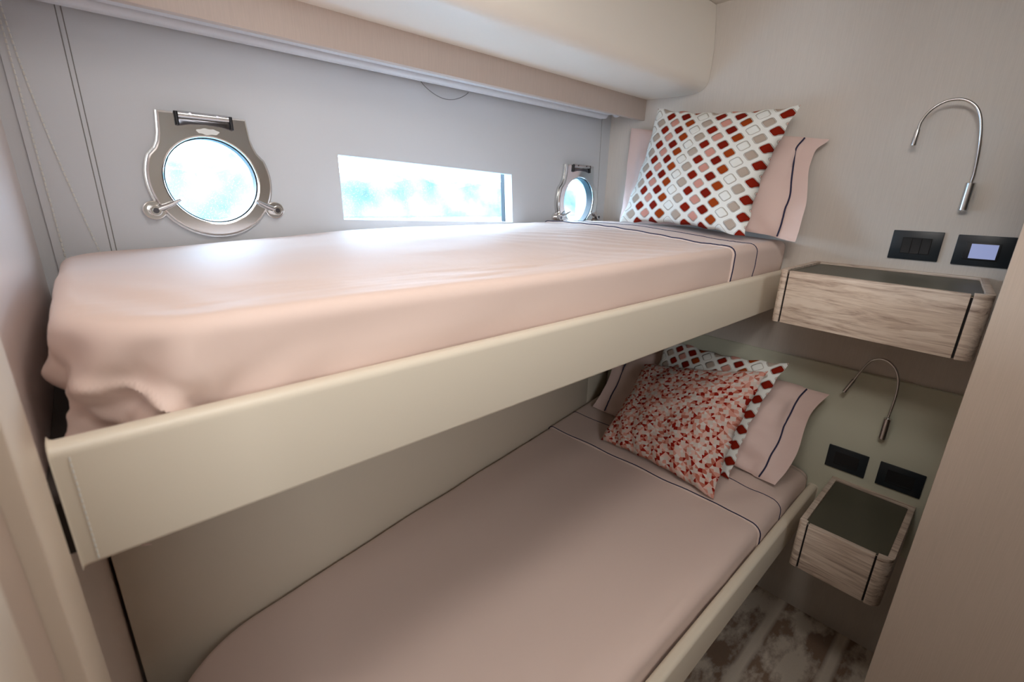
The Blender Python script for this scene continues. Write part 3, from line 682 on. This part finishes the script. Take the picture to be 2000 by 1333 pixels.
nightstand('bleached oak floating nightstand with dark top beside the lower bunk', 1.512, 0.033, 0.272, -1.125, -0.957, 0.0715, 0.2475, xw=1.8895, skew=0.0)

# ================================================================== READING LAMPS
def spline(pts, n=14):
    P = [Vector(p) for p in pts]; P = [P[0]*2-P[1]] + P + [P[-1]*2-P[-2]]; out = []
    for i in range(1, len(P)-2):
        for k in range(n):
            t = k/n; a, b, c, d = P[i-1], P[i], P[i+1], P[i+2]
            out.append(0.5*((2*b) + (c-a)*t + (2*a-5*b+4*c-d)*t*t + (3*b-a-3*c+d)*t**3))
    out.append(P[-2]); return out
def lamp(label, mount, arm, head, xw):
    t = thing('reading_lamp', label, 'reading lamp', mount[0], 'gooseneck reading lamps')
    bm = bmesh.new(); a, b = Vector(mount[0]), Vector(mount[1]); tube(bm, [a, a+(b-a)*0.02, a+(b-a)*0.98, b], [0.0095, 0.0115, 0.0115, 0.0095], 24)
    disc_cyl(bm, (a+b)/2 + Vector((0.0, 0, 0)), (1, 0, 0), 0.006, xw - (a.x+b.x)/2 - 0.0003, 16)
    finish(bm, 'wall_mount', 'steel_brushed', t, 40)
    sp = spline(arm, 20)
    # resample evenly and rib the hose
    L_ = [0]; 
    for p, q in zip(sp, sp[1:]): L_.append(L_[-1] + (q-p).length)
    n = int(L_[-1]/0.0016); pts = []; rs = []; j = 0
    for k in range(n+1):
        s = L_[-1]*k/n
        while j < len(L_)-2 and L_[j+1] < s: j += 1
        u = (s-L_[j])/max(1e-9, L_[j+1]-L_[j]); pts.append(sp[j].lerp(sp[j+1], u)); rs.append(0.0042 if k % 2 else 0.0036)
    bm = bmesh.new(); tube(bm, pts, rs, 12); finish(bm, 'gooseneck', 'steel_brushed', t, 60)
    bm = bmesh.new(); a, b = Vector(head[0]), Vector(head[1]); tube(bm, [a, a+(b-a)*0.1, b], [0.005, 0.0064, 0.0068], 20); hd = finish(bm, 'lamp_head', 'steel_brushed', t, 40)
    bm = bmesh.new(); dr = (b-a).normalized(); disc_cyl(bm, b - dr*0.001, dr, 0.0045, 0.0015, 16); finish(bm, 'lens', 'sticker', hd)
xm = 1.880
lamp('chrome gooseneck reading lamp on the wallpaper beside the upper bunk', (V(xm, 0.141, -0.006), V(xm, 0.141, 0.070)),
     [V(xm, 0.141, 0.068), V(xm-0.006, 0.140, 0.10), V(xm-0.018, 0.146, 0.17), V(xm-0.022, 0.158, 0.23), V(xm-0.024, 0.176, 0.265), V(xm-0.025, 0.205, 0.285), V(xm-0.026, 0.240, 0.285), V(xm-0.028, 0.268, 0.266), V(xm-0.028, 0.283, 0.238), V(xm-0.028, 0.286, 0.215)],
     (V(xm-0.028, 0.286, 0.217), V(xm-0.024, 0.288, 0.174)), XH)
xm2 = 1.866
lamp('gooseneck reading lamp in shade on the sage panel beside the lower bunk', (V(xm2, 0.166, -0.748), V(xm2, 0.166, -0.672)),
     [V(xm2, 0.166, -0.674), V(xm2-0.004, 0.164, -0.64), V(xm2-0.012, 0.162, -0.585), V(xm2-0.016, 0.166, -0.535), V(xm2-0.020, 0.180, -0.498), V(xm2-0.022, 0.203, -0.477), V(xm2-0.022, 0.228, -0.475), V(xm2-0.022, 0.250, -0.492), V(xm2-0.024, 0.268, -0.535), V(xm2-0.024, 0.278, -0.565)],
     (V(xm2-0.024, 0.277, -0.562), V(xm2-0.022, 0.296, -0.613)), 1.8898)

# ================================================================== SWITCHES, PANEL, SOCKETS
def plate(name, label, cat, xw, y0, y1, z0, z1, group):
    t = thing(name, label, cat, V(xw, (y0+y1)/2, z0), group)
    bm = bmesh.new(); box(bm, V(xw-0.007, y0, z0), V(xw-0.0003, y1, z1), 0.002, 2); finish(bm, 'face_plate', 'plate_black', t)
    return t
t = plate('light_switch', 'black wall switch plate with three rockers above the upper nightstand', 'switch', XH, 0.165, 0.286, -0.157, -0.070, 'black wall plates')
bm = bmesh.new(); box(bm, V(XH-0.0078, 0.1885, -0.1385), V(XH-0.006, 0.2585, -0.0905)); finish(bm, 'surround', 'dark_gap', t)
for k in range(3):
    y = 0.190 + k*0.0229
    bm = bmesh.new(); prism(bm, [(XH-0.0075, -0.137), (XH-0.0100, -0.137), (XH-0.0088, -0.1145), (XH-0.0100, -0.092), (XH-0.0075, -0.092)], 0.0213, lambda u, v, w_: V(u, y + w_, v)); finish(bm, 'rocker', 'key_black', t)
t = plate('control_panel', 'black wall control panel with lit grey-blue screen above the upper nightstand', 'control panel', XH, 0.0135, 0.1345, -0.159, -0.073, 'black wall plates')
bm = bmesh.new(); box(bm, V(XH-0.0092, 0.0395, -0.1425), V(XH-0.006, 0.1125, -0.0925), 0.001); fr = finish(bm, 'screen_frame', 'key_black', t)
bm = bmesh.new(); box(bm, V(XH-0.0098, 0.0445, -0.1375), V(XH-0.0090, 0.1005, -0.0965)); finish(bm, 'screen', 'screen', fr)
for y0, y1, lb in ((0.185, 0.305, 'black socket plate in the shade left of its twin, above the lower nightstand'), (0.032, 0.153, 'black socket plate near the partition, above the lower nightstand')):
    t = plate('socket', lb, 'socket', 1.8898, y0, y1, -0.922, -0.836, 'black wall plates')
    bm = bmesh.new(); box(bm, V(1.8818, y0+0.024, -0.904), V(1.884, y1-0.024, -0.855)); ins = finish(bm, 'socket_insert', 'key_black', t)
    bm = bmesh.new(); box(bm, V(1.8808, y0+0.028, -0.8995), V(1.8816, y1-0.030, -0.8975)); finish(bm, 'ridge', 'plate_black', ins)

# ================================================================== OUTSIDE THE HULL
bm = bmesh.new(); box(bm, (-60, 1.9, ZC-1.30), (90, 80, ZC-1.25)); S(bm, 'sea', 'sea')
o = bpy.data.objects['sea']; o['kind'] = 'stuff'; o['label'] = 'pale water outside the hull windows'; o['category'] = 'water'
bm = bmesh.new()
gx = 160; prev = None
ring = []
for i in range(gx+1):
    x = -20 + 75*i/gx; h = 0.6 + 1.6*abs(noise.noise(Vector((x*0.22, 0, 0)))) + 1.2*abs(noise.noise(Vector((x*0.9, 3, 0))))
    y = 26 + 1.5*noise.noise(Vector((x*0.1, 7, 0)))
    ring.append([bm.verts.new((x, y-1.0, ZC-1.3)), bm.verts.new((x, y-0.3, ZC+h*0.6)), bm.verts.new((x, y+0.4, ZC+h)), bm.verts.new((x, y+3, ZC+h*0.7)), bm.verts.new((x, y+4, ZC-1.3))])
for a, b in zip(ring, ring[1:]):
    for k in range(4): bm.faces.new((a[k], a[k+1], b[k+1], b[k]))
so = S(bm, 'shore', 'shore'); so['kind'] = 'structure'
bm = bmesh.new(); box(bm, (-14, 7.0, ZC-1.2), (22, 9.5, ZC-0.62), 0.05); S(bm, 'quay', 'quay_white')
